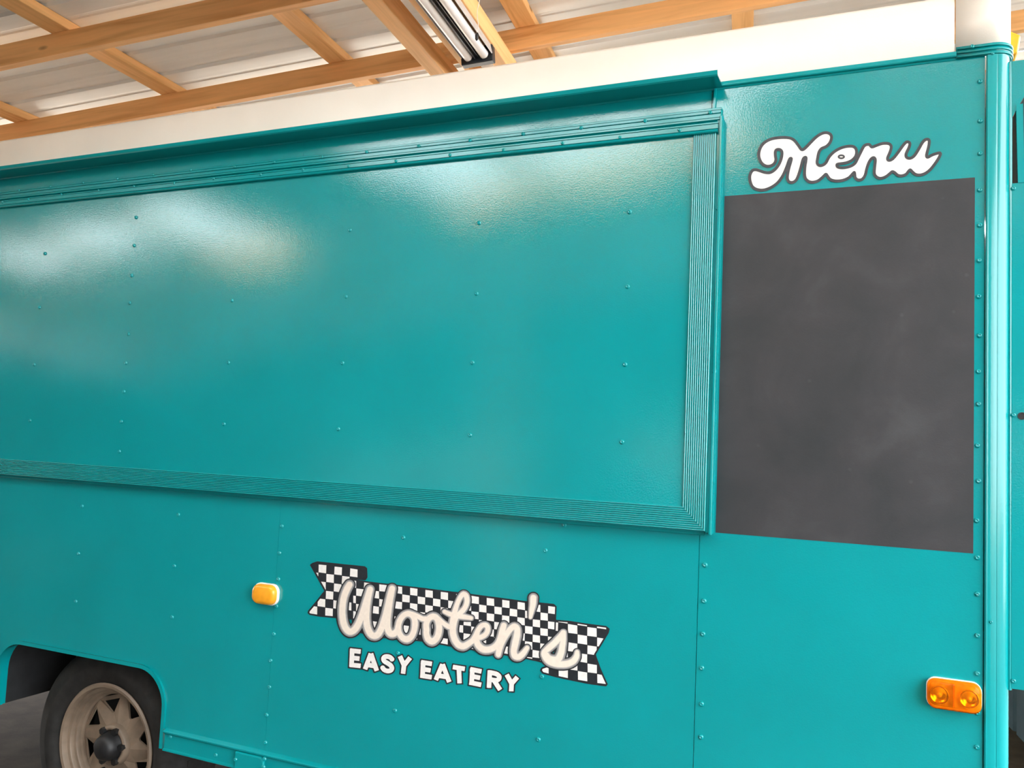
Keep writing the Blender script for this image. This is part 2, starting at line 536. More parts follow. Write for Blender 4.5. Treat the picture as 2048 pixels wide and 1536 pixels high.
# ------------------------------------------------------------------ the shop lamp
def make_lamp():
    hl = HB-0.045
    x0 = roof_hit(846, 0, hl)[0]; x1 = roof_hit(888, 0, hl)[0]
    xm = (x0+x1)/2; half = (x1-x0)/2
    ye = roof_hit(962, 118, hl)[1]
    LL = 1.25
    root = empty('shop_light', roof_pt(xm, ye-LL/2, hl))
    tag(root, 'unlit two-tube fluorescent shop light with black end bracket under the rafters', 'lamp')
    mw = barn_matrix(roof_pt(xm, ye, hl)) @ Matrix.Rotation(-math.pi/2, 4, 'Z')   # local x runs back towards the eave
    inv = Matrix.Translation(-root.location)
    def put(o):
        o.parent = root; o.matrix_parent_inverse = inv; o.matrix_basis = mw
    w = half
    b = MB()
    pr = [(-w-0.030, 0.005), (-w-0.024, 0.040), (-0.03, 0.048), (-0.022, 0.012), (0.022, 0.012), (0.03, 0.048), (w+0.024, 0.040), (w+0.030, 0.005),
          (w+0.033, 0.008), (w+0.027, 0.046), (0.0, 0.056), (-w-0.027, 0.046), (-w-0.033, 0.008)]
    b.sweep(pr, 0.0, LL); put(b.build('housing', M['housing']))
    for s in (-1, 1):
        o = MB().tube((0.03, s*w, 0.004), (LL-0.03, s*w, 0.004), 0.0185, 16).build('tube', M['tube'])
        smooth_angle(o); put(o)
    b = MB().box((-0.012, -0.010, -0.006), (LL, -0.003, 0.012)); b.box((0, 0.006, -0.002), (LL, 0.010, 0.012))
    put(b.build('center_channel', M['blackplastic']))
    for e in (0.0, LL):
        s = 1 if e == 0 else -1
        b = MB().box((e-0.018*s if s > 0 else e-0.02, -w-0.034, -0.022), (e+0.02 if s > 0 else e+0.018, w+0.034, 0.046))
        for q in (-1, 1):
            b.box((e-0.01, q*w-0.012, -0.012), (e+0.034*s, q*w+0.012, 0.02)) if s > 0 else b.box((e-0.034, q*w-0.012, -0.012), (e+0.01, q*w+0.012, 0.02))
        o = b.build('end_bracket', M['blackplastic']); bevel(o, 0.004); put(o)
    # pull cord with a dark bead, hanging beside the fixture
    hk = hl-0.02
    kx, ky = roof_hit(954, 66, hk)
    p = roof_pt(kx, ky, hk)
    top = roof_pt(kx, ky, HR-RAFT_H)
    b = MB()
    prev = p.copy()
    for i in range(1, 9):
        t = i/8
        q = p.lerp(top, t) + Vector((0.004*math.sin(t*9), 0, 0))
        b.tube(prev, q, 0.0016, 6); prev = q
    o = b.build('pull_cord', M['cord'])
    o.parent = root; o.matrix_parent_inverse = inv
    bead = MB().lathe([(0.0, -0.001), (0.005, 0.0), (0.007, 0.010), (0.006, 0.024), (0.002, 0.03), (0, 0.03)], (0, 0, 0), 10).build('bead', M['dark'], smooth=True)
    bead.parent = o
    bead.matrix_basis = Matrix.Translation(p) @ Matrix.Rotation(-math.pi/2, 4, 'X')
make_lamp()

# ------------------------------------------------------------------ the trailer
T = empty('food_trailer', (-2.0, 1.1, 0.0))
tag(T, 'teal riveted food trailer with white roof edge, closed serving hatch and painted menu board', 'food trailer')
TINV = Matrix.Translation(-Vector((-2.0, 1.1, 0.0)))
def part(o, parent=None, label=None):
    """world-space mesh -> part of the trailer, or piece of one of its parts"""
    o.parent = parent or T
    if parent is None: o.matrix_parent_inverse = TINV
    if label: o['label'] = label
    return o

XL = -4.75                                    # far end of the trailer
XPOST = P(1970, 700).x                        # where the side sheets end at the corner post
ZTRIM = P(1680, 146).z                        # under edge of the top trim
ZW0 = P(1680, 132).z
ZSK = P(336, 1459).z                          # bottom of the sheets
ZSB = P(336, 1498).z
XEND = P(2021, 700).x
DEPTH = 2.2

# --- rivets
_rv = [(0.0068, 0.0004), (0.0057, -0.0028), (0.0031, -0.0044)]
def rivet_mesh():
    n = 8; vs = []; fs = []
    for r, y in _rv:
        vs += [(r*math.cos(2*math.pi*i/n), y, r*math.sin(2*math.pi*i/n)) for i in range(n)]
    vs.append((0, -0.0028, 0))
    for k in range(2):
        fs += [(k*n+i, k*n+(i+1) % n, (k+1)*n+(i+1) % n, (k+1)*n+i) for i in range(n)]
    fs += [(2*n+i, 2*n+(i+1) % n, 3*n) for i in range(n)]
    me = bpy.data.meshes.new('rivet'); me.from_pydata(vs, [], fs); me.update(); me.materials.append(M['teal_rail'])
    for p in me.polygons: p.use_smooth = p.index < n*2
    return me
RIV = rivet_mesh()
def rivets(pixels, Y, parent, s=1.0):
    for px, py in pixels:
        o = bpy.data.objects.new('rivet', RIV); col.objects.link(o)
        o.parent = parent
        o.location = P(px, py, Y)
        o.rotation_euler = (0, random.uniform(0, 1), 0)
        o.scale = (s, s, s)

# --- wheel arch outline in the sheet (rounded rectangle in wall metres)
zat = (P(60, 1287).z + P(260, 1324).z)/2
xar = P(331, 1430).x
xal = P(-12, 1400).x
RA = 0.125
def arch_pts(g=0.0, n=8):
    """g>0 shrinks; runs from bottom right, over the top, to bottom left"""
    r = RA-g
    pts = [(xar-g, ZSB)]
    cx, cz = xar-RA, zat-RA
    for i in range(n+1):
        t = math.pi/2*i/n
        pts.append((cx+r*math.cos(t), cz+r*math.sin(t)))
    cx = xal+RA
    for i in range(n+1):
        t = math.pi/2+math.pi/2*i/n
        pts.append((cx+r*math.cos(t), cz+r*math.sin(t)))
    pts.append((xal+g, ZSB))
    return pts

# --- side sheets
XS1 = P(556, 1100).x; XS2 = P(1396, 1200).x
SH = 0.0016
ap = arch_pts()
s1 = [(XL, ZSK), (ap[-1][0], ZSK)] + ap[1:-1][::-1] + [(ap[0][0], ZSK), (XS1-0.0006, ZSK), (XS1-0.0006, ZTRIM), (XL, ZTRIM)]
sheet1 = part(MB().slab(s1, 0.0, 0.002).build('side_sheet', M['teal']))
sheet2 = part(MB().slab([(XS1+0.0004, ZSK), (XS2-0.0009, ZSK), (XS2-0.0009, ZTRIM), (XS1+0.0004, ZTRIM)], -0.0006, 0.0014).build('side_sheet', M['teal']))
sheet3 = part(MB().slab([(XS2+0.0006, ZSK), (XPOST-0.002, ZSK), (XPOST-0.002, ZTRIM), (XS2+0.0006, ZTRIM)], -0.0009, 0.0012).build('side_sheet', M['teal']))
rivets([(164.6, 1012), (157.5, 1107), (152, 1203), (357, 1029), (349, 1132), (344.6, 1234),
        (548, 1052+2), (545, 1300)][:6], 0, sheet1)
rivets([(564, 1052), (559, 1106), (557, 1158), (553, 1212), (548, 1268), (541.5, 1321), (539, 1374), (533.5, 1430), (531, 1485),
        (807, 1075), (1129, 1050), (1091, 1101), (796, 1306), (790, 1421), (1084, 1353), (1077, 1479)], -0.0006, sheet2)
rivets([(1410, 1130), (1408, 1202), (1406, 1268), (1403.5, 1336), (1403, 1408), (1402, 1474), (1399, 1542)], -0.0009, sheet3)
RC = [(1960, 163), (1960, 242), (1960, 307), (1959.5, 380), (1959.5, 451), (1958.5, 521), (1957.5, 593), (1959, 671), (1957, 743), (1957, 808), (1955, 891), (1957, 962), (1953.5, 1041),
      (1954.5, 1115), (1955, 1188), (1955, 1271), (1955, 1347), (1955, 1426), (1954, 1494)]
rivets(RC, -0.0009, sheet3, 0.95)

# --- wheel arch lip, wheel well
def ribbon_path(path, y0, y1, w):
    """bent strip along a path of (x,z) points: returns a rounded lip of width w"""
    b = MB(); n = len(path)
    nor = []
    for i in range(n):
        a = Vector(path[max(0, i-1)]); c = Vector(path[min(n-1, i+1)])
        d = (c-a).normalized(); nor.append(Vector((-d.y, d.x)))
    prof = [(0.0, y1), (0.0, y0+0.002), (-0.002, y0), (-w+0.002, y0), (-w, y0+0.002), (-w, y1)]
    vs = []
    for p, nn in zip(path, nor):
        for o_, y in prof:
            vs.append((p[0]+nn.x*o_, y, p[1]+nn.y*o_))
    m = len(prof)
    fs = [(i*m+k, i*m+(k+1) % m, (i+1)*m+(k+1) % m, (i+1)*m+k) for i in range(n-1) for k in range(m)]
    b.add(vs, fs)
    return b
lip_path = arch_pts(-0.002, 12)
o = part(ribbon_path(lip_path, -0.010, 0.030, -0.009).build('wheel_arch_lip', M['teal_rail']))
smooth_angle(o, 50)
# well: arch-shaped tunnel going inboard
wp = arch_pts(0.0, 8)
nW = len(wp)
ZWB = ZSB + 0.10                  # inner end of the well stops short of the ground
vs = [(p[0], 0.030, p[1]) for p in wp] + [(p[0], 0.46, p[1]) for p in wp]
fs = [(i, i+1, i+1+nW, i+nW) for i in range(nW-1)]
fs.append(tuple(range(nW, 2*nW)))
well = part(obj('wheel_well', vs, fs, M['liner']))
vs = [(p[0], 0.002, p[1]) for p in arch_pts(-0.001)] + [(p[0], 0.045, p[1]) for p in arch_pts(0.001)]
part(obj('overspray_band', vs, [(i, i+1, i+1+nW, i+nW) for i in range(nW-1)], M['teal_rail']), well)

# --- wheel
WC = Vector((P(206, 1497, 0.075).x, 0.0, 0.0))
WR = 0.385
WY = 0.085                                    # outer sidewall plane
WZ = P(206, 1497, WY-0.01).z
SRIM = (WZ/1.0)
def make_wheel(cx, ysign, ybase, parent):
    c = (cx, ybase, WZ)
    R = WZ                                    # tyre stands on the ground
    RR = 0.222                                # rim flange radius
    s = ysign
    rim_prof = [(RR, 0.004), (RR+0.004, -0.004), (RR-0.002, -0.010), (RR-0.012, -0.008), (RR-0.016, 0.003), (RR-0.017, 0.012), (RR-0.027, 0.014), (RR-0.029, 0.017), (RR-0.030, 0.030), (RR-0.038, 0.032), (RR-0.040, 0.035),
                (RR-0.041, 0.048), (RR-0.048, 0.052), (RR-0.049, 0.070)]
    o = MB().lathe([(r, y*s) for r, y in rim_prof], c, 64).build('wheel', M['rim'], smooth=True)
    smooth_angle(o, 42); wheel = part(o, None, 'dusty tan trailer wheel with triangular slots')
    # disc with eight triangular slots
    r0, r1, ri = 0.062, RR-0.047, 0.075
    ydisc = 0.052*s
    n = 8; b = MB()
    A0 = math.radians(-6)
    def pt(r, t, dy=0.0):
        return (c[0]+r*math.cos(t), c[1]+ydisc+dy*s, c[2]+r*math.sin(t))
    for i in range(n):
        t0 = A0+2*math.pi*i/n; t1 = A0+2*math.pi*(i+1)/n; tm = (t0+t1)/2
        da = math.radians(15); ra = 0.108; rb = 0.160
        Ht = [pt(rb, tm-da), pt(rb, tm+da), pt(ra, tm+0.03), pt(ra, tm-0.03)]
        o0, o1 = pt(r1, t0, 0.006), pt(r1, t1, 0.006); om0, om1 = pt(r1, tm-da, 0.006), pt(r1, tm+da, 0.006)
        i0, i1, im = pt(r0, t0, -0.012), pt(r0, t1, -0.012), pt(r0, tm, -0.012)
        vs = [o0, om0, om1, o1, i1, im, i0] + Ht
        fs = [(0, 1, 7), (1, 2, 8, 7), (2, 3, 8), (3, 4, 9, 8), (4, 5, 9), (5, 10, 9), (5, 6, 10), (6, 0, 7, 10)]
        b.add(vs, fs)
        back = [(v[0], v[1]+0.007*s, v[2]) for v in Ht]
        b.add(Ht+back, [(0, 1, 5, 4), (1, 2, 6, 5), (2, 3, 7, 6), (3, 0, 4, 7)])
    disc = part(b.build('wheel_disc', M['rim']), wheel)
    part(MB().lathe([(RR-0.045, 0.095*s), (0.02, 0.095*s)], c, 32).build('brake_drum', M['liner']), wheel)
    # hub: raised dusty ring, dark greasy centre and nuts
    hp = [(0.074, 0.044), (0.072, 0.026), (0.064, 0.018), (0.055, 0.022), (0.052, 0.040)]
    o = MB().lathe([(r, y*s) for r, y in hp], c, 40).build('hub_ring', M['rim'], smooth=True); part(o, wheel)
    hp = [(0.060, 0.036), (0.052, 0.026), (0.047, 0.004), (0.042, -0.014), (0.030, -0.024), (0.0, -0.027)]
    o = MB().lathe([(r, y*s) for r, y in hp], c, 32).build('hub_cap', M['dark'], smooth=True); smooth_angle(o, 40); part(o, wheel)
    for i in range(6):
        t = A0+0.2+2*math.pi*i/6
        x, z = c[0]+0.059*math.cos(t), c[2]+0.059*math.sin(t)
        part(MB().tube((x, c[1]+0.03*s, z), (x, c[1]+0.008*s, z), 0.0125, 6).build('lug_nut', M['dark']), wheel)
    # tyre
    tp = [(RR-0.012, 0.010), (RR+0.004, 0.002), (RR+0.020, -0.012), (RR+0.060, -0.022), (R-0.070, -0.018), (R-0.035, -0.008), (R-0.014, 0.006), (R-0.006, 0.024),
          (R-0.002, 0.045), (R, 0.10), (R-0.002, 0.155), (R-0.006, 0.176), (R-0.035, 0.208), (RR+0.05, 0.222), (RR, 0.19)]
    o = MB().lathe([(r, y*s) for r, y in tp], c, 72).build('tire', M['rubber'], smooth=True)
    part(o, wheel)
    b = MB()
    for i in range(60):                       # tread lugs at the shoulder
        t = 2*math.pi*i/60
        for yy0, yy1 in ((0.030, 0.075), (0.125, 0.170)):
            q = []
            for rr in (R-0.006, R+0.0):
                for dt in (-0.028, 0.028):
                    for yy in (yy0, yy1):
                        q.append((c[0]+rr*math.cos(t+dt), c[1]+yy*s, c[2]+rr*math.sin(t+dt)))
            b.add(q, [(0, 1, 3, 2), (4, 6, 7, 5), (0, 4, 5, 1), (2, 3, 7, 6), (0, 2, 6, 4), (1, 5, 7, 3)])
    part(b.build('tread', M['rubber']), wheel)['kind'] = 'stuff'
make_wheel(WC.x, 1, WY, T)
make_wheel(WC.x, -1, DEPTH-WY, T)
o = part(MB().tube((WC.x, 0.25, WZ), (WC.x, DEPTH-0.25, WZ), 0.035, 14).build('axle', M['dark']))
b = MB()
for y in (0.50, DEPTH-0.56):
    b.box((XL+0.05, y, ZSB-0.02), (XEND-0.1, y+0.06, ZSB+0.10))
for i in range(9):
    x = XL+0.1+i*0.58
    b.box((x, 0.52, ZSB+0.03), (x+0.05, DEPTH-0.52, ZSB+0.08))
part(b.build('chassis', M['dark']))

# --- skirt rail along the bottom, from the arch to the corner
def skirt(x0, x1, parent=None):
    b = MB()
    b.sweep([(-0.014, ZSK), (-0.016, ZSK-0.002), (-0.016, ZSK-0.005), (-0.011, ZSK-0.007), (-0.011, ZSK-0.010), (-0.007, ZSK-0.013), (-0.007, ZSB+0.004), (-0.013, ZSB+0.002), (-0.013, ZSB-0.003), (0.03, ZSB-0.003), (0.03, ZSK), (0, ZSK+0.004)], x0, x1)
    return part(b.build('skirt_rail', M['teal_rail']))
sk = skirt(xar+0.010, XPOST)
skirt(XL, xal-0.010)
rivets([(341, 1474), (432, 1510)], -0.007, sk)
# small access plate on the skirt
pl = [P(470, 1506, -0.02), P(531, 1520, -0.02)]
xA, xB = P(471, 1515, -0.012).x, P(529, 1520, -0.012).x
zt = P(500, 1508, -0.012).z
o = part(MB().slab([(xA, zt-0.13), (xB, zt-0.13), (xB, zt-0.012), (xB-0.012, zt), (xA, zt)], -0.018, -0.006).build('access_plate', M['teal_rail']))
bevel(o, 0.004)
rivets([(529, 1518), (527, 1534), (471, 1519)], -0.018, o)

# --- top trim rail (right of the drip cap and behind it)
tr = part(MB().sweep([(-0.010, ZTRIM+0.000), (-0.012, ZTRIM+0.003), (-0.010, ZTRIM+0.013), (0.0, ZTRIM+0.017), (0.01, ZTRIM+0.017), (0.01, ZTRIM-0.006), (-0.003, ZTRIM-0.005), (-0.004, ZTRIM)], XL, P(1912, 105).x).build('top_trim', M['teal_rail']))
bevel(tr, 0.001)

# --- white roof edge
ZTOPW = (P(700, 173).z + P(1300, 79).z)/2
print('fascia', [round(P(*q).z, 3) for q in [(104, 256), (700, 173), (1300, 79), (1515, 41), (1760, 0)]], 'trim', [round(P(*q).z, 3) for q in [(1455, 161), (1905, 104), (1450, 172), (1910, 112)]])
zf = ZTRIM+0.015
ff = [(0.0, zf), (-0.003, zf+0.01), (-0.003, ZTOPW-0.03), (0.004, ZTOPW-0.008), (0.02, ZTOPW+0.004), (0.06, ZTOPW+0.012), (0.5, ZTOPW+0.045), (0.5, zf), ]
XCAP = P(1910, 60).x
o = part(MB().sweep(ff, XL, XCAP-0.0012).build('roof_edge', M['white'])); smooth_angle(o, 35)
# corner cap: wraps round the corner radius
def corner_sweep(z0, z1, off, name, mat, x0, rad=0.036, parent=None, back=0.5):
    """vertical sheet that runs along the side, turns the corner and goes along the end"""
    pts = [(x0, -off)]
    cx, cy = XEND-rad, rad
    for i in range(11):
        t = -math.pi/2 + math.pi/2*i/10
        pts.append((cx+(rad+off)*math.cos(t), cy+(rad+off)*math.sin(t)))
    pts.append((XEND+off, back))
    n = len(pts)
    vs = [(p[0], p[1], z0) for p in pts] + [(p[0], p[1], z1) for p in pts]
    fs = [(i, i+1, i+1+n, i+n) for i in range(n-1)]
    o = part(obj(name, vs, fs, mat), parent)
    smooth_angle(o, 30)
    m = o.modifiers.new('solid', 'SOLIDIFY'); m.thickness = 0.004; m.offset = -1
    return o
corner_sweep(zf, ZTOPW+0.006, 0.004, 'corner_cap', M['white'], XCAP+0.0012, parent=None, back=DEPTH/2)
zb0, zb1 = ZTRIM-0.004, ZTRIM+0.025
band = corner_sweep(zb0, zb1, 0.006, 'corner_band', M['teal_rail'], XCAP+0.002, back=0.6)
for z in (zb0+0.001, zb0+0.011, zb0+0.021):
    corner_sweep(z, z+0.005, 0.0095, 'band_rib', M['teal_rail'], XCAP+0.004, parent=band, back=0.6)
rivets([(1944, 93)], -0.010, band, 0.8)

# --- rounded corner post
def corner_post():
    pts = [(XPOST-0.0005, 0.004), (XPOST, -0.006), (XPOST+0.003, -0.0085), (XPOST+0.008, -0.0075), (XPOST+0.020, -0.0075), (XPOST+0.0245, -0.005)]
    rad = 0.030
    cx, cy = XEND-rad, rad-0.006
    for i in range(13):
        t = -math.pi/2 + math.radians(6) + (math.pi/2-math.radians(6))*i/12
        pts.append((cx+rad*math.cos(t), cy+rad*math.sin(t)))
    pts += [(XEND, 0.09), (XEND-0.004, 0.09), (XEND-0.03, 0.03), (XPOST+0.01, 0.004)]
    n = len(pts)
    vs = [(p[0], p[1], ZSB-0.002) for p in pts] + [(p[0], p[1], ZTRIM-0.004) for p in pts]
    fs = [(i, (i+1) % n, (i+1) % n+n, i+n) for i in range(n)] + [tuple(range(n-1, -1, -1)), tuple(range(n, 2*n))]
    o = part(obj('corner_post', vs, fs, M['teal_rail']))
    smooth_angle(o, 30)
    return o
post = corner_post()
rivets([(1982, 1244), (1985, 107)], -0.0075, post, 0.6)

# --- ends, far side, roof and floor of the body
part(MB().box((XEND-0.012, 0.09, ZSB), (XEND-0.004, DEPTH, ZTRIM+0.02)).build('end_wall', M['teal']))
part(MB().box((XL-0.006, 0.0, ZSB), (XL, DEPTH, ZTRIM+0.02)).build('end_wall', M['teal']))
fw = [(XL, ZSB), (ap[-1][0], ZSB)] + ap[1:-1][::-1] + [(ap[0][0], ZSB), (XEND-0.012, ZSB), (XEND-0.012, ZTRIM+0.02), (XL, ZTRIM+0.02)]
part(MB().slab(fw, DEPTH, DEPTH+0.004).build('far_side_wall', M['teal']))
part(MB().sweep([(0.5, ZTOPW+0.035), (0.5, ZTOPW+0.045), (DEPTH/2, ZTOPW+0.075), (DEPTH, ZTOPW+0.02), (DEPTH, ZTOPW)], XL, XEND-0.02).build('roof', M['white']))
part(MB().box((XL, 0.47, ZSB+0.10), (XEND-0.02, DEPTH-0.01, ZSB+0.14)).build('trailer_floor', M['dark']))

# --- drip cap over the hatch
XD = P(1446, 174).x
zd = P(1440, 178).z
zd2 = P(1438, 150, -0.085).z
b = MB()
b.sweep([(0.0, zd+0.008), (-0.0015, zd+0.008), (-0.0015, zd+0.002), (-0.081, zd2+0.000), (-0.085, zd2+0.003), (-0.088, zd2+0.013), (-0.0865, zd2+0.014), (-0.083, zd2+0.005), (-0.079, zd2+0.003), (0.0, zd+0.006)], P(-700, 420).x, XD)
drip = part(b.build('drip_cap', M['teal_rail']))

# --- hatch surround on the wall, hatch panel, ribbed frame
YH = -0.030
XH0 = -4.05
zh_bot0 = P(700, 1003, YH)
def zline(p0, p1, Y):
    a, b2 = P(*p0, Y), P(*p1, Y)
    return (a.z+b2.z)/2
ZB_in = (P(100, 924.5, YH).z + P(1300, 1007, YH).z)/2
ZB_out = (P(100, 957, YH).z + P(1300, 1053, YH).z)/2
XR_in = (P(1385, 300, YH).x + P(1367, 1005, YH).x)/2
XR_out = (P(1430, 275, YH).x + P(1414, 1060, YH).x)/2
XSTRIP = (P(1440, 300, YH).x + P(1424, 1066, YH).x)/2
ZT_low = (P(600, 352, YH-0.008).z + P(1300, 279, YH-0.008).z)/2
ZT_mid = (P(500, 343, YH-0.008).z + P(1300, 255, YH-0.008).z)/2
ZT_top = (P(500, 322, -0.013).z + P(1300, 234, -0.013).z)/2
print('hatch', ZB_in, ZB_out, XR_in, XR_out, XSTRIP, ZT_low, ZT_mid, ZT_top, [round(P(*q, YH).z, 3) for q in [(0, 917), (700, 966), (1366, 1012), (0, 949), (1400, 1063)]])
# two sheets meet at the riveted seam
XSEAM = P(262, 660, YH).x
hatch = part(MB().slab([(XSEAM+0.0005, ZB_out+0.002), (XR_out, ZB_out+0.002), (XR_out, ZT_low+0.02), (XSEAM+0.0005, ZT_low+0.02)], YH, -0.002).build('serving_hatch', M['teal']))
part(MB().slab([(XH0, ZB_out+0.002), (XSEAM-0.0005, ZB_out+0.002), (XSEAM-0.0005, ZT_low+0.02), (XH0, ZT_low+0.02)], YH+0.0012, -0.002).build('hatch_sheet', M['teal']), hatch)
HRV = [(90, 507), (79, 615), (68.6, 729), (60, 841), (272, 435), (268, 491), (263, 551), (259.5, 606), (257, 668), (252, 726), (248, 783), (243, 843), (239, 903),
       (464, 601), (457, 725), (448, 848), (700, 460), (692, 593), (685, 726), (677, 858), (958, 446), (953, 587), (945, 725), (940, 870), (1259, 424), (1255, 573), (1250, 729), (1244, 884)]
rivets(HRV, YH, hatch)

def ribbed(A0, A1, B0, B1, name, nr=11, h=0.0030, y0=-0.004):
    """strip between inner line A and outer line B, in (x, z); ribs run along it"""
    b = MB(); pr = [(0.0, 0.0), (0.0, -0.004)]
    for i in range(nr):
        t = i/nr; w = 1/nr
        pr += [(t+(0.08+0.84*q/6)*w, -0.004-h*math.sin(math.pi*q/6)) for q in range(7)]
    pr += [(1.0, -0.004), (1.0, 0.0)]
    n = len(pr); vs = []
    for A, B in ((A0, B0), (A1, B1)):
        for t, y in pr:
            vs.append((A[0]+(B[0]-A[0])*t, YH+y, A[1]+(B[1]-A[1])*t))
    b.add(vs, [(i, i+1, i+1+n, i+n) for i in range(n-1)] + [tuple(range(n)), tuple(range(2*n-1, n-1, -1))])
    o = part(b.build(name, M['teal_rib']), hatch)
    smooth_angle(o, 48)
    return o
XHI = XH0+(XR_out-XR_in)
ribbed((XHI, ZB_in), (XR_in, ZB_in), (XH0, ZB_out), (XR_out, ZB_out), 'frame_rail')
ribbed((XHI, ZT_low+0.006), (XHI, ZB_in), (XH0, ZT_low+0.006), (XH0, ZB_out), 'frame_stile')
ribbed((XR_in, ZB_in), (XR_in, ZT_low+0.006), (XR_out, ZB_out), (XR_out, ZT_low+0.006), 'frame_stile')
# flat flange with a raised outer bead, right of the ribs
b = MB().slab([(XR_out, ZB_out-0.004), (XSTRIP, ZB_out-0.004), (XSTRIP, ZT_mid+0.01), (XR_out, ZT_mid+0.01)], YH, -0.001)
b.slab([(XSTRIP-0.005, ZB_out-0.008), (XSTRIP+0.002, ZB_out-0.008), (XSTRIP+0.002, ZT_mid+0.012), (XSTRIP-0.005, ZT_mid+0.012)], YH-0.006, -0.001)
fl = part(b.build('edge_flange', M['teal_rail']), hatch); bevel(fl, 0.0015)
rivets([(1435.5, 417), (1428.5, 743)], YH, hatch, 0.9)
# drip lip under the frame rail
part(MB().sweep([(-0.010, ZB_out-0.012), (-0.012, ZB_out-0.010), (-0.012, ZB_out+0.001), (-0.001, ZB_out+0.001), (-0.001, ZB_out-0.012)], XH0, XSTRIP-0.02).build('hatch_sill', M['teal_rail']), hatch)
# hinge rails along the top: upper one fixed to the wall, lower one on the hatch
XHR = P(1440, 225, YH-0.006).x
hu = ZT_top-ZT_mid
b = MB().sweep([(-0.001, ZT_top), (-0.013, ZT_top), (-0.016, ZT_top-0.002), (-0.016, ZT_top-hu*0.16), (-0.012, ZT_top-hu*0.19), (-0.012, ZT_top-hu*0.23), (-0.024, ZT_top-hu*0.27), (-0.024, ZT_top-hu*0.42), (-0.020, ZT_top-hu*0.45), (-0.020, ZT_top-hu*0.48), (-0.026, ZT_top-hu*0.52), (-0.026, ZT_top-hu*0.72), (-0.021, ZT_top-hu*0.75), (-0.021, ZT_top-hu*0.78),
          (-0.034, ZT_top-hu*0.83), (-0.034, ZT_mid+0.003), (-0.028, ZT_mid), (-0.001, ZT_mid)], XH0, XHR)
hinge = part(b.build('hinge_rail', M['teal_rail']))
hl_ = ZT_mid-ZT_low
b = MB().sweep([(-0.001, ZT_mid-0.002), (-0.032, ZT_mid-0.002), (-0.036, ZT_mid-0.005), (-0.036, ZT_mid-hl_*0.24), (-0.033, ZT_mid-hl_*0.27), (-0.033, ZT_mid-hl_*0.31), (-0.039, ZT_mid-hl_*0.35), (-0.039, ZT_mid-hl_*0.68), (-0.034, ZT_mid-hl_*0.71), (-0.034, ZT_mid-hl_*0.75), (-0.044, ZT_mid-hl_*0.80), (-0.043, ZT_low+0.002), (-0.041, ZT_low), (-0.030, ZT_low), (-0.001, ZT_low)], XH0, XHR-0.004)
leaf = part(b.build('hinge_leaf', M['teal_rail']), hatch)
UR = [(306, 349), (381, 340), (469, 333.5), (548, 324), (644, 314), (733, 304), (837, 292), (940, 281), (1046, 268), (1162, 256), (1290, 242), (1420, 225)]
LR = [(5, 404), (57, 399), (123, 389), (197, 381), (268, 373), (348, 366), (427, 357), (521, 349), (606, 340), (697, 332), (792, 322), (900, 310), (1007, 300), (1125, 286), (1240, 275), (1359, 260)]
rivets(UR, -0.026, hinge, 0.85)
x = P(306, 349, -0.026); dx = P(381, 340, -0.026).x-x.x
for i in range(1, 8):
    o = bpy.data.objects.new('rivet', RIV); col.objects.link(o); o.parent = hinge
    o.location = (x.x-dx*i, -0.026, x.z); o.scale = (0.85,)*3
rivets(LR, -0.039, leaf, 0.8)
# inner panel fold between drip cap and rail, at the right end
part(MB().slab([(P(1428, 190).x, ZT_top), (P(1432, 190).x, ZT_top), (P(1434, 190).x, zd), (P(1430, 190).x, zd)], -0.010, 0.0).build('flashing_edge', M['teal_rail']), drip)

# --- chalkboard panel
CB = [P(1449, 391), P(1951, 357), P(1945, 1110), P(1432, 1062)]
cx0 = (CB[0].x+CB[3].x)/2; cx1 = (CB[1].x+CB[2].x)/2; cz1 = (CB[0].z+CB[1].z)/2; cz0 = (CB[2].z+CB[3].z)/2
print('chalk', [tuple(round(a, 3) for a in c) for c in CB])
part(MB().slab([(cx0, cz0), (cx1, cz0), (cx1, cz1), (cx0, cz1)], -0.0018, -0.0008).build('menu_board', M['chalk']), None, 'matte black chalkboard paint rectangle')

# ------------------------------------------------------------------ sign painting
def catmull(pts, closed=False, n=4):
    out = []; N = len(pts)
    if any(len(p) > 2 for p in pts):
        pts = [tuple(p) if len(p) > 2 else (p[0], p[1], 1.0) for p in pts]
    rng = range(N if closed else N-1)
    for i in rng:
        if closed:
            p0, p1, p2, p3 = pts[(i-1) % N], pts[i], pts[(i+1) % N], pts[(i+2) % N]
        else:
            p0, p1, p2, p3 = pts[max(0, i-1)], pts[i], pts[i+1], pts[min(N-1, i+2)]
        for k in range(n):
            t = k/n
            out.append(tuple(0.5*((2*p1[j]) + (-p0[j]+p2[j])*t + (2*p0[j]-5*p1[j]+4*p2[j]-p3[j])*t*t + (-p0[j]+3*p1[j]-3*p2[j]+p3[j])*t**3) for j in range(len(p1))))
    if not closed: out.append(tuple(pts[-1]))
    return out

def flat_poly(b, pts, Y):
    """filled outline of photo points laid on the wall at depth Y"""
    vs = [P(x, y, Y) for x, y in pts]
    b.add(vs, [tuple(range(len(vs)))])

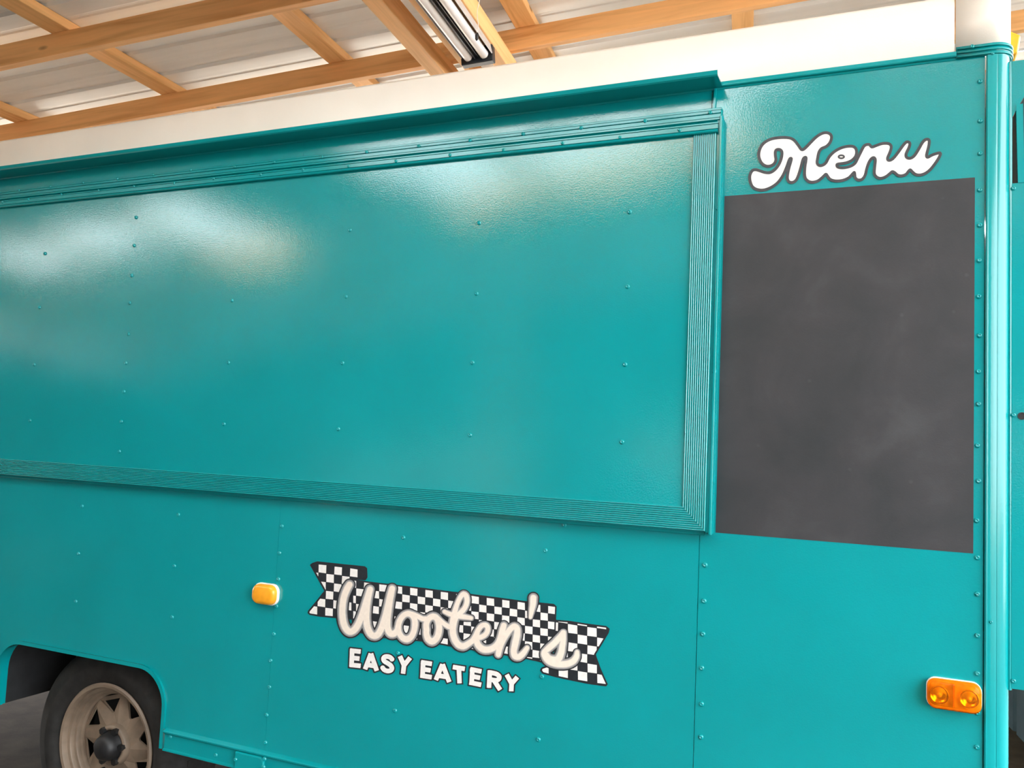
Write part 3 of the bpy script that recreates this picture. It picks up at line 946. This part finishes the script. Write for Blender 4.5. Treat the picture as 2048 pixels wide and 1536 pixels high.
class Brush:
    """strokes gathered into one distance field; fill(w) gives a gap-free, overlap-free painted area"""
    RES = 0.55
    def __init__(s):
        s.seg = []
    def stroke(s, pts, closed=False, cap=True):
        """points (x, y) or (x, y, width factor)"""
        N = len(pts)
        for i in range(N if closed else N-1):
            a, c = pts[i], pts[(i+1) % N]
            flat0 = (not cap) and (not closed) and i == 0
            flat1 = (not cap) and (not closed) and i == N-2
            s.seg.append((a[0], a[1], c[0], c[1], a[2] if len(a) > 2 else 1.0, c[2] if len(c) > 2 else 1.0, flat0, flat1))
    def field(s, wmax):
        xs = [q[0] for q in s.seg]+[q[2] for q in s.seg]; ys = [q[1] for q in s.seg]+[q[3] for q in s.seg]
        m = wmax*1.3+2; R = s.RES
        s.x0, s.y0 = min(xs)-m, min(ys)-m
        nx = int((max(xs)+m-s.x0)/R)+2; ny_ = int((max(ys)+m-s.y0)/R)+2
        F = np.full((ny_, nx), 1e3)
        for x0, y0, x1, y1, w0, w1, f0, f1 in s.seg:
            i0 = max(0, int((min(x0, x1)-m-s.x0)/R)); i1 = min(nx, int((max(x0, x1)+m-s.x0)/R)+2)
            j0 = max(0, int((min(y0, y1)-m-s.y0)/R)); j1 = min(ny_, int((max(y0, y1)+m-s.y0)/R)+2)
            X, Y = np.meshgrid(s.x0+R*np.arange(i0, i1), s.y0+R*np.arange(j0, j1))
            dx, dy = x1-x0, y1-y0; L2 = dx*dx+dy*dy
            if L2 < 1e-9: continue
            tr_ = ((X-x0)*dx+(Y-y0)*dy)/L2
            t = np.clip(tr_, 0, 1)
            d = np.hypot(X-x0-t*dx, Y-y0-t*dy)/(w0+(w1-w0)*t)
            Ls = math.sqrt(L2)
            if f0: d = np.where(tr_ < 0, np.maximum(d, 1e2*(-tr_)*Ls), d)
            if f1: d = np.where(tr_ > 1, np.maximum(d, 1e2*(tr_-1)*Ls), d)
            F[j0:j1, i0:i1] = np.minimum(F[j0:j1, i0:i1], d)
        s.F = F
    def fill(s, w, Y):
        b = MB(); F = s.F-w; R = s.RES
        ins = F < 0
        full = ins[:-1, :-1] & ins[1:, :-1] & ins[:-1, 1:] & ins[1:, 1:]
        part_ = (ins[:-1, :-1] | ins[1:, :-1] | ins[:-1, 1:] | ins[1:, 1:]) & ~full
        for j in range(full.shape[0]):
            row = np.flatnonzero(np.diff(np.concatenate(([0], full[j].astype(int), [0]))))
            for a, c in zip(row[::2], row[1::2]):
                xa, xc = s.x0+R*a, s.x0+R*c; ya, yc = s.y0+R*j, s.y0+R*(j+1)
                flat_poly(b, [(xa, ya), (xc, ya), (xc, yc), (xa, yc)], Y)
        for j, i in zip(*np.nonzero(part_)):
            cs = [(i, j), (i+1, j), (i+1, j+1), (i, j+1)]
            out = []
            for k in range(4):
                p, q = cs[k], cs[(k+1) % 4]
                fp, fq = F[p[1], p[0]], F[q[1], q[0]]
                if fp < 0: out.append((s.x0+R*p[0], s.y0+R*p[1]))
                if (fp < 0) != (fq < 0):
                    t = fp/(fp-fq)
                    out.append((s.x0+R*(p[0]+(q[0]-p[0])*t), s.y0+R*(p[1]+(q[1]-p[1])*t)))
            if len(out) >= 3: flat_poly(b, out, Y)
        return b

def sign(b, name, mat, parent=None, label=None):
    o = obj(name, b.v, b.f, mat)
    bm = bmesh.new(); bm.from_mesh(o.data)
    for f in bm.faces:
        f.normal_update()
        if f.normal.y > 0: f.normal_flip()
    bm.to_mesh(o.data); bm.free()
    return part(o, parent, label)

# --- "Menu"
def cv(pts, ox, oy, s):
    return [(ox+p[0]/s, oy+p[1]/s) + tuple(p[2:]) for p in pts]
menu = [(95,520),(100,480),(120,445),(150,435),(190,445),(240,462),(290,465),(335,440),(370,400),(395,350),(408,300),(408,260),(390,240),(360,240),(345,260),(345,300),(350,340),(335,375),(300,398),(255,400),(215,375),(190,330),(183,280),(200,220),(240,170),(310,135),(400,122),(480,125),(530,150),(570,200),(600,240),(630,230),(680,180),(740,120),(800,82),(850,75),(885,95),(892,130),(875,175),(840,210),(795,230),(770,265),(758,320),(752,370),(775,395),(810,390),(840,365),(870,310),(920,260),(990,222),(1060,207),(1110,212),(1135,245),(1130,300),(1090,345),(1030,370),(960,380),(945,390),(955,410),(1000,418),(1070,405),(1120,375),(1150,320),(1185,250),(1215,200),(1260,190),(1285,215),(1330,200),(1390,180),(1450,182),(1475,210),(1465,260),(1440,320),(1450,345),(1490,330),(1540,270),(1590,200),(1625,165),(1655,175),(1650,215),(1620,280),(1625,315),(1660,325),(1700,300),(1740,240),(1780,170),(1815,140),(1845,150),(1840,210),(1820,290),(1830,315),(1880,290),(1950,272),(1945,310),(1900,380),(1850,440),(1800,475),(1750,488),(1710,480),(1680,455),(1660,437),(1640,455),(1620,480),(1580,495),(1540,490),(1510,465),(1485,455),(1460,475),(1420,505),(1370,520),(1330,505),(1310,470),(1315,400),(1320,340),(1305,318),(1280,330),(1255,370),(1235,430),(1220,490),(1190,530),(1150,535),(1125,515),(1120,490),(1115,462),(1095,480),(1060,515),(1000,540),(930,545),(880,530),(855,500),(838,480),(810,505),(760,545),(700,558),(655,540),(632,500),(632,420),(645,330),(635,315),(615,335),(595,410),(570,490),(545,540),(510,560),(475,550),(462,510),(475,430),(500,340),(495,325),(480,340),(455,410),(420,490),(370,560),(310,605),(240,632),(180,632),(130,610),(105,570)]
mp_ = catmull(cv(menu, 1480, 250, 4.876), True, 3)
YS3 = -0.0022
b = MB(); flat_poly(b, mp_, YS3)
mw_ = sign(b, 'menu_lettering', M['white_paint'], None, 'fat white script word Menu outlined in charcoal')
br_ = Brush(); br_.stroke(mp_, True)
eye = [(988+27*math.cos(2*math.pi*i/16), 310+15*math.sin(2*math.pi*i/16)) for i in range(16)]
br_.stroke([(p[0], p[1], 0.6) for p in cv(eye, 1480, 250, 4.876)], True)
br_.field(3.0)
sign(br_.fill(2.9, YS3-0.0004), 'lettering_outline', M['char_paint'], mw_)

# --- checkered banner
S7 = lambda pts: cv(pts, 580, 1080, 3.012)
tail_l = S7([(120,150),(135,138),(165,128),(300,143),(450,158),(465,170),(467,225),(455,243),(380,236),(380,482),(290,472),(180,462),(118,452),(105,440),(110,425),(160,365),(206,306)])
main_b = S7([(372,233),(470,250),(800,288),(1100,326),(1420,368),(1590,385),(1606,400),(1602,500),(1598,640),(1560,748),(1400,712),(1100,665),(800,612),(560,590),(420,560),(372,500)])
tail_r = S7([(1590,480),(1680,486),(1800,505),(1905,518),(1926,535),(1920,560),(1842,690),(1870,770),(1914,868),(1905,882),(1800,868),(1700,848),(1600,826),(1520,805),(1506,785),(1515,768),(1560,752),(1590,742)])
YB0 = -0.0016
b = MB()
for q in (tail_l, tail_r): flat_poly(b, q, YB0)
flat_poly(b, main_b, YB0-0.0002)
banner = sign(b, 'logo_banner', M['black_paint'], None, 'black and white checkered ribbon banner')

def clip(subject, cell):
    out = subject
    n = len(cell)
    area = sum(cell[i][0]*cell[(i+1) % n][1]-cell[(i+1) % n][0]*cell[i][1] for i in range(n))
    sgn = 1 if area > 0 else -1
    for i in range(n):
        a, c = cell[i], cell[(i+1) % n]
        inp, out = out, []
        if not inp: return []
        def side(p): return sgn*((c[0]-a[0])*(p[1]-a[1])-(c[1]-a[1])*(p[0]-a[0]))
        for j in range(len(inp)):
            p, q = inp[j-1], inp[j]
            sp, sq = side(p), side(q)
            if sp*sq < 0:
                t = sp/(sp-sq); out.append((p[0]+(q[0]-p[0])*t, p[1]+(q[1]-p[1])*t))
            if sq >= 0: out.append(q)
    return out

def checks(inner, org, u, v, rows, cols, par, Y, sx=0.97):
    for r in range(*rows):
        for c in range(*cols):
            if (r+c) % 2 != par: continue
            j = lambda: random.uniform(-0.3, 0.3)
            q = []
            for dc, dr in ((0.02, 0.03), (0.98, 0.03), (0.98, 0.97), (0.02, 0.97)):
                q.append((org[0]+u[0]*(c+dc)+v[0]*(r+dr)+j(), org[1]+u[1]*(c+dc)+v[1]*(r+dr)+j()))
            k = clip(inner, q)
            if len(k) >= 3:
                A = abs(sum(k[i-1][0]*k[i][1]-k[i][0]*k[i-1][1] for i in range(len(k))))/2
                if A > 8:
                    b = MB(); flat_poly(b, k, Y)
                    sign(b, 'checker_square', M['white_paint'], banner)

def inset(poly, d):
    n = len(poly); out = []
    area = sum(poly[i][0]*poly[(i+1) % n][1]-poly[(i+1) % n][0]*poly[i][1] for i in range(n))
    s = 1 if area > 0 else -1
    for i in range(n):
        p0, p1, p2 = Vector(poly[i-1]), Vector(poly[i]), Vector(poly[(i+1) % n])
        e1 = (p1-p0).normalized(); e2 = (p2-p1).normalized()
        n1 = Vector((-e1.y, e1.x))*s; n2 = Vector((-e2.y, e2.x))*s
        m = (n1+n2)
        if m.length < 1e-4: m = n1
        m.normalize()
        k = d/max(0.45, m.dot(n1))
        out.append((p1.x+m.x*k, p1.y+m.y*k))
    return out
YC = -0.0022
b = MB()
checks(inset(tail_l, 3.4), (600+250/6.677, 1110+122/6.677), (104.5/6.677, 13.5/6.677), (-3.5/6.677, 113/6.677), (0, 6), (-2, 5), 0, YC)
checks(inset(tail_r, 3.4), (850+1500/5.251, 1150+512/5.251), (101.5/5.251, 15.5/5.251), (0.5/5.251, 96/5.251), (-1, 7), (-3, 5), 0, YC)
b = MB()
flat_poly(b, inset(main_b, 0.0), YC-0.0001)
sign(b, 'ribbon_center', M['black_paint'], banner)
b = MB()
checks(inset(main_b, 3.0), (881.2, 1183.2), (80.6/5.251, 10.6/5.251), (-0.5/5.251, 80.5/5.251), (0, 9), (-12, 18), 0, YC-0.0004)

# --- "Wooten's": brushed script in layers
SL = lambda pts: cv(pts, 600, 1110, 6.677)
SR = lambda pts: cv(pts, 850, 1150, 5.251)
strokes = []
strokes.append(SL([(662,395,.95),(630,450),(590,550),(570,660),(565,780),(580,900),(615,985),(665,1025),(720,1005),(775,930),(825,810),(865,690),(905,560),(935,460,.95)]))
strokes.append(SL([(935,460,.95),(905,590),(890,720),(885,850),(900,960),(940,1050),(990,1080),(1045,1055),(1095,960),(1140,820),(1175,680),(1205,550),(1230,450,.95)]))
strokes.append(SL([(1230,450,.95),(1200,600),(1180,740),(1165,880),(1170,980),(1205,1045),(1255,1050),(1295,1005,.85),(1315,930,.85),(1345,850,.85),(1400,795,.85),(1460,785,.9),(1515,825,.9),(1535,900,.9),(1525,1000,.9),(1490,1085,.9),(1430,1125),(1370,1105,.9),(1325,1040,.85),(1312,950,.85),(1340,860,.85),(1400,795,.85),(1470,785,.8),(1560,815,.75),(1630,850,.75),(1680,855,.8)]))
strokes.append(SL([(1690,1000,.9),(1685,930,.9),(1715,855,.9),(1775,820,.95),(1830,850,.95),(1855,930,.95),(1855,1020,.95),(1825,1110,.95),(1765,1155),(1710,1120,.95),(1688,1050,.9),(1690,1000,.9)]))
strokes.append(SR([(85,435,.85),(140,460,.7),(190,505,.7),(245,540,.75),(280,545,.8)]))
# t: loop, stem, foot, into e
strokes.append(SR([(285,545,.9),(292,480,.9),(310,400,.85),(335,310,.7),(370,235,.7),(405,200,.75),(435,225,.75),(440,285,.75),(415,350,.75),(370,400,.8),(320,450,.9),(298,520),(292,590),(310,670),(350,730),(400,748),(450,725,.9),(500,690,.85)]))
strokes.append(SR([(205,385,.6),(260,410,.7),(330,425,.8),(410,440,.75),(485,452,.6)]))
strokes.append(SR([(500,690,.8),(530,640,.8),(560,575,.75),(600,530,.75),(645,530,.75),(660,570,.75),(640,620,.75),(595,650,.75),(545,660,.8)]))
strokes.append(SR([(545,610,.85),(540,670,.9),(555,730,.95),(600,775),(660,785),(720,765,.95),(765,720,.9),(790,660,.85),(810,580,.85),(825,530,.8)]))
strokes.append(SR([(828,530,.85),(812,600,.95),(795,690),(780,770,.95),(770,835,.8)]))
strokes.append(SR([(780,780,.9),(805,710,.9),(850,630,.9),(900,565,.9),(940,540,.9),(968,570,.95),(965,640),(945,730),(932,800,.95),(945,850,.95),(985,860,.9),(1030,825,.85),(1072,765,.65)]))
strokes.append(SR([(1138,240,.95),(1135,300,.9),(1122,370,.75),(1108,445,.5)]))
strokes.append(SR([(1450,605,.75),(1420,650,.9),(1360,715,.95),(1290,775,.9),(1245,815,.7),(1262,860,.9),(1310,910),(1390,935),(1480,935),(1550,910,.95),(1590,860,.85),(1597,810,.65)]))
strokes.append(SR([(1455,605,.75),(1452,680,.85),(1440,760,.95),(1425,830,1.0),(1390,890,1.1),(1310,880,.95),(1275,840,.85)]))
sm = [catmull(s, False, 3) for s in strokes]
YW = -0.0032
br_ = Brush()
for s in sm: br_.stroke(s)
br_.field(14)
for w, y, nm, mt in ((12.9, 0.0, 'script_black_edge', 'black_paint'), (10.2, 0.0003, 'script_grey_edge', 'grey_paint'), (7.6, 0.0006, 'script_pale_edge', 'palegrey_paint'), (5.9, 0.0009, 'script_lettering', 'cream_paint')):  # black outline, grey and pale rims, cream face: all sign paint
    sign(br_.fill(w, YW-y), nm, M[mt], banner)

# --- "EASY EATERY" in block capitals
def letter_strokes(ch):
    """centre lines in a unit box (u right, v up) and their half width"""
    return {
     'E': [[(.17,.0),(.17,1)], [(.0,.90),(.88,.90)], [(.17,.5),(.80,.5)], [(.0,.10),(.92,.10)]],
     'A': [[(.10,.0),(.50,.98)], [(.90,.0),(.50,.98)], [(.25,.28),(.75,.28)]],
     'Y': [[(.12,1),(.5,.5)], [(.88,1),(.5,.5)], [(.5,.55),(.5,0)]],
     'T': [[(0,.88),(1,.88)], [(.5,.9),(.5,0)]],
     'R': [[(.17,0),(.17,1)], [(.10,.88),(.55,.88),(.74,.80),(.78,.70),(.72,.58),(.52,.50),(.15,.50)], [(.45,.5),(.88,.02)]],
     'S': [[(.84,.76),(.70,.87),(.48,.90),(.26,.84),(.19,.72),(.27,.60),(.50,.52),(.72,.43),(.82,.29),(.74,.15),(.50,.08),(.26,.12),(.12,.25)]],
    }[ch]
# per letter: bottom left, bottom right, top left (crop points of the logo view)
caps = [('E', (358,762), (432,770), (362,655)), ('A', (443,778), (532,790), (443,676)), ('S', (545,790), (628,805), (548,684)), ('Y', (640,800), (722,812), (652,698)),
        ('E', (785,826), (860,838), (790,726)), ('A', (868,842), (970,858), (868,738)), ('T', (985,858), (1058,870), (980,752)), ('E', (1080,868), (1158,884), (1086,768)),
        ('R', (1182,888), (1278,908), (1188,782)), ('Y', (1290,902), (1375,922), (1295,808))]
YE = -0.0022
for ch, bl, br, tl in caps:
    bw, bk = Brush(), Brush()
    for st in letter_strokes(ch):
        pts = []
        for u, v in st:
            X = bl[0]+(br[0]-bl[0])*u+(tl[0]-bl[0])*v; Yp = bl[1]+(br[1]-bl[1])*u+(tl[1]-bl[1])*v
            pts.append((580+X/3.012, 1080+Yp/3.012))
        if len(pts) > 5: pts = catmull(pts, False, 3)
        d0 = Vector(pts[0])-Vector(pts[1]); d0.normalize(); d1 = Vector(pts[-1])-Vector(pts[-2]); d1.normalize()
        for bb, ex in ((bk, 2.4), (bw, 0.0)):
            q = list(pts)
            q[0] = (q[0][0]+d0.x*ex, q[0][1]+d0.y*ex); q[-1] = (q[-1][0]+d1.x*ex, q[-1][1]+d1.y*ex)
            bb.stroke(q, cap=False)
    bw.field(7); bk.field(7)
    bw, bk = bw.fill(4.6, YE-0.0004), bk.fill(7.3, YE)
    ee = sign(bw, 'capital_letter', M['white_paint'], None, 'white block capital %s outlined in black' % ch)
    sign(bk, 'lettering_outline', M['black_paint'], ee)

# ------------------------------------------------------------------ marker lights
def rounded(cx, cz, hw, hh, r, n=6, tilt=0.0):
    pts = []
    for sx, sz, a0 in ((1, 1, 0), (-1, 1, 90), (-1, -1, 180), (1, -1, 270)):
        for i in range(n+1):
            t = math.radians(a0+90*i/n)
            x, z = sx*(hw-r)+r*math.cos(t), sz*(hh-r)+r*math.sin(t)
            pts.append((cx+x*math.cos(tilt)-z*math.sin(tilt), cz+x*math.sin(tilt)+z*math.cos(tilt)))
    return pts
def loft(rings):
    b = MB(); n = len(rings[0][0]); vs = []
    for pts, y in rings:
        vs += [(p[0], y, p[1]) for p in pts]
    fs = []
    for k in range(len(rings)-1):
        fs += [(k*n+i, k*n+(i+1) % n, (k+1)*n+(i+1) % n, (k+1)*n+i) for i in range(n)]
    fs.append(tuple(range((len(rings)-1)*n, len(rings)*n)))
    b.add(vs, fs)
    return b
# oval light near the wheel
a0, a1 = P(498, 1188, -0.02), P(557, 1193, -0.006)
cx, cz = (a0.x+a1.x)/2+0.004, P(527, 1188, -0.012).z
hw, hh = 0.047, (P(527, 1166, -0.015).z-P(527, 1209, -0.015).z)/2
base_ = part(loft([(rounded(cx, cz, hw+0.001, hh, hh*0.75), -0.0006), (rounded(cx, cz, hw+0.001, hh, hh*0.75), -0.008), (rounded(cx, cz, hw-0.003, hh-0.003, hh*0.7), -0.010)]).build('marker_light', M['lightbase']), None, 'oval opaque amber marker light on white base')
o = part(loft([(rounded(cx, cz, hw-0.002, hh-0.002, hh*0.72), -0.009), (rounded(cx, cz, hw-0.003, hh-0.003, hh*0.72), -0.020), (rounded(cx, cz, hw-0.007, hh-0.007, hh*0.6), -0.026), (rounded(cx, cz, hw-0.016, hh-0.014, hh*0.35), -0.028)]).build('lens', M['amber_flat']), base_)
smooth_angle(o, 50)
# long clear amber light by the corner post
a0, a1 = P(1853, 1385, -0.018), P(1965, 1400, -0.018)
cx = (a0.x+a1.x)/2; hw = (a1.x-a0.x)/2
cz = P(1908, 1392, -0.018).z; hh = 0.034
base_ = part(loft([(rounded(cx, cz, hw, hh, 0.020), -0.001), (rounded(cx, cz, hw, hh, 0.020), -0.009), (rounded(cx, cz, hw-0.003, hh-0.003, 0.018), -0.011)]).build('marker_light', M['lightbase']), None, 'long clear amber marker light beside the corner post')
part(loft([(rounded(cx, cz, hw-0.006, hh-0.006, 0.016), -0.0112), (rounded(cx, cz, hw-0.007, hh-0.007, 0.015), -0.0120)]).build('reflector', M['lensback']), base_)
for sx in (-1, 1):
    c_ = (cx+sx*0.030, 0, cz-0.002)
    part(MB().lathe([(0.0, -0.0125), (0.008, -0.0130), (0.015, -0.0155), (0.0185, -0.0195), (0.0195, -0.0195), (0.0195, -0.0115)], c_, 24).build('bowl_reflector', M['chrome'], smooth=True), base_)
    part(MB().lathe([(0.0, -0.024), (0.004, -0.0225), (0.0055, -0.019), (0.004, -0.013)], c_, 12).build('bulb', M['lightbase'], smooth=True), base_)
part(MB().box((cx-0.002, -0.022, cz-hh+0.010), (cx+0.001, -0.0115, cz+hh-0.010)).build('divider', M['amber_flat']), base_)
o = part(loft([(rounded(cx, cz, hw-0.001, hh-0.001, 0.019), -0.0095), (rounded(cx, cz, hw-0.002, hh-0.002, 0.018), -0.024), (rounded(cx, cz, hw-0.008, hh-0.008, 0.014), -0.031), (rounded(cx, cz, hw-0.02, hh-0.016, 0.01), -0.033)]).build('lens', M['amber']), base_)
smooth_angle(o, 60)
# clearance light high on the end wall
zc1, zc0 = P(2032, 66, 0.08).z, P(2032, 118, 0.08).z
xo = P(2040, 90, 0.07).x
mk = MB()
xe = XEND-0.004
mk.add([(xe, 0.05, zc0), (xe, 0.13, zc0), (xe, 0.13, zc1), (xe, 0.05, zc1), (xo-0.006, 0.055, zc0+0.004), (xo-0.006, 0.125, zc0+0.004), (xo, 0.125, zc1-0.018), (xo, 0.055, zc1-0.018)],
       [(0, 3, 2, 1), (4, 5, 6, 7), (0, 1, 5, 4), (1, 2, 6, 5), (2, 3, 7, 6), (3, 0, 4, 7)])
o = part(mk.build('clearance_light', M['amber_flat'])); bevel(o, 0.004)

# ------------------------------------------------------------------ side-hinged door swung open past the corner
YD = 0.012
xd0, xd1 = P(2023.5, 700, YD).x, P(2023.5, 700, YD).x+0.74
zdt, zdb = P(2036, 121, YD).z, P(2036, 1379, YD).z
wx0 = P(2024, 300, YD).x; wzb = P(2036, 366, YD).z; wz1 = P(2023, 236, YD).z
s_ = (P(2048, 192, YD).z-P(2023, 236, YD).z)/(P(2048, 192, YD).x-P(2023, 236, YD).x)
wx1 = wx0+0.46; wz2 = min(zdt-0.05, wz1+s_*0.10); wxc = wx0+(wz2-wz1)/s_
win = [(wx0, wzb), (wx1, wzb), (wx1, wz2), (wxc, wz2), (wx0, wz1)]
b = MB()
# slab pieces round the window
b.slab([(xd0, zdb), (xd1, zdb), (xd1, wzb), (xd0, wzb)], YD, YD+0.03)
b.slab([(xd0, wz2), (xd1, wz2), (xd1, zdt), (xd0, zdt)], YD, YD+0.03)
b.slab([(wx1, wzb), (xd1, wzb), (xd1, wz2), (wx1, wz2)], YD, YD+0.03)
b.slab([(wx0-0.0005, wz1), (wxc, wz2), (wx0-0.0005, wz2)], YD, YD+0.03)
door = part(b.build('open_door', M['teal']), None, 'teal door swung open with a cut-corner window')
part(MB().slab(win, YD+0.012, YD+0.02).build('window_glass', M['glass_dark']), door)
for i in range(5):
    x0_ = wx0+0.012+i*0.09
    zt_ = min(wz2, wz1+s_*(x0_+0.006-wx0))
    part(MB().slab([(x0_, wzb), (x0_+0.013, wzb), (x0_+0.010, zt_-0.004), (x0_-0.004, zt_-0.006)], YD-0.002, YD+0.012).build('window_bar', M['teal_rail']), door)
b = MB().tube((xd0-0.003, YD+0.004, zdb-0.004), (xd0-0.003, YD+0.004, zdt), 0.0045, 8)
part(b.build('hinge_pin', M['teal_rail']), door)
rivets([(2027, 377), (2027, 1362), (2027, 830)], YD, door, 0.8)
lk = P(2044, 832, YD)
part(MB().lathe([(0.0085, 0.0), (0.0085, -0.002), (0.006, -0.002), (0.0055, -0.0005), (0, -0.0005)], (lk.x, YD, lk.z), 16).build('lock_hole', M['dark']), door)

# ------------------------------------------------------------------ dark buildings added out of view, to block low sky and darken reflections
def added_shed(x0, x1, y, h, peak, label, depth=6.0):
    """gable-fronted building added behind the camera to block sky"""
    root = empty('added_shed', ((x0+x1)/2, y, 0))
    tag(root, label, 'building')
    inv = Matrix.Translation(-root.location)
    xm = (x0+x1)/2
    def pp(o):
        o.parent = root; o.matrix_parent_inverse = inv
    pp(MB().slab([(x0, 0), (x1, 0), (x1, h), (xm, peak), (x0, h)], y, y-depth).build('wall', M['added_shed']))
    b = MB().slab([(x0-0.15, h-0.02), (xm, peak+0.02), (x1+0.15, h-0.02), (x1+0.15, h+0.06), (xm, peak+0.10), (x0-0.15, h+0.06)], y+0.2, y-depth-0.2)
    pp(b.build('roof', M['steelgrey']))
YA = -11.0
added_shed(-14.0, -6.2, YA, 4.3, 5.6, 'unseen dark building added behind the camera to block sky, steep gable')
added_shed(-5.6, -0.4, YA, 4.4, 5.2, 'unseen wide dark building added behind the camera to block sky, low gable')
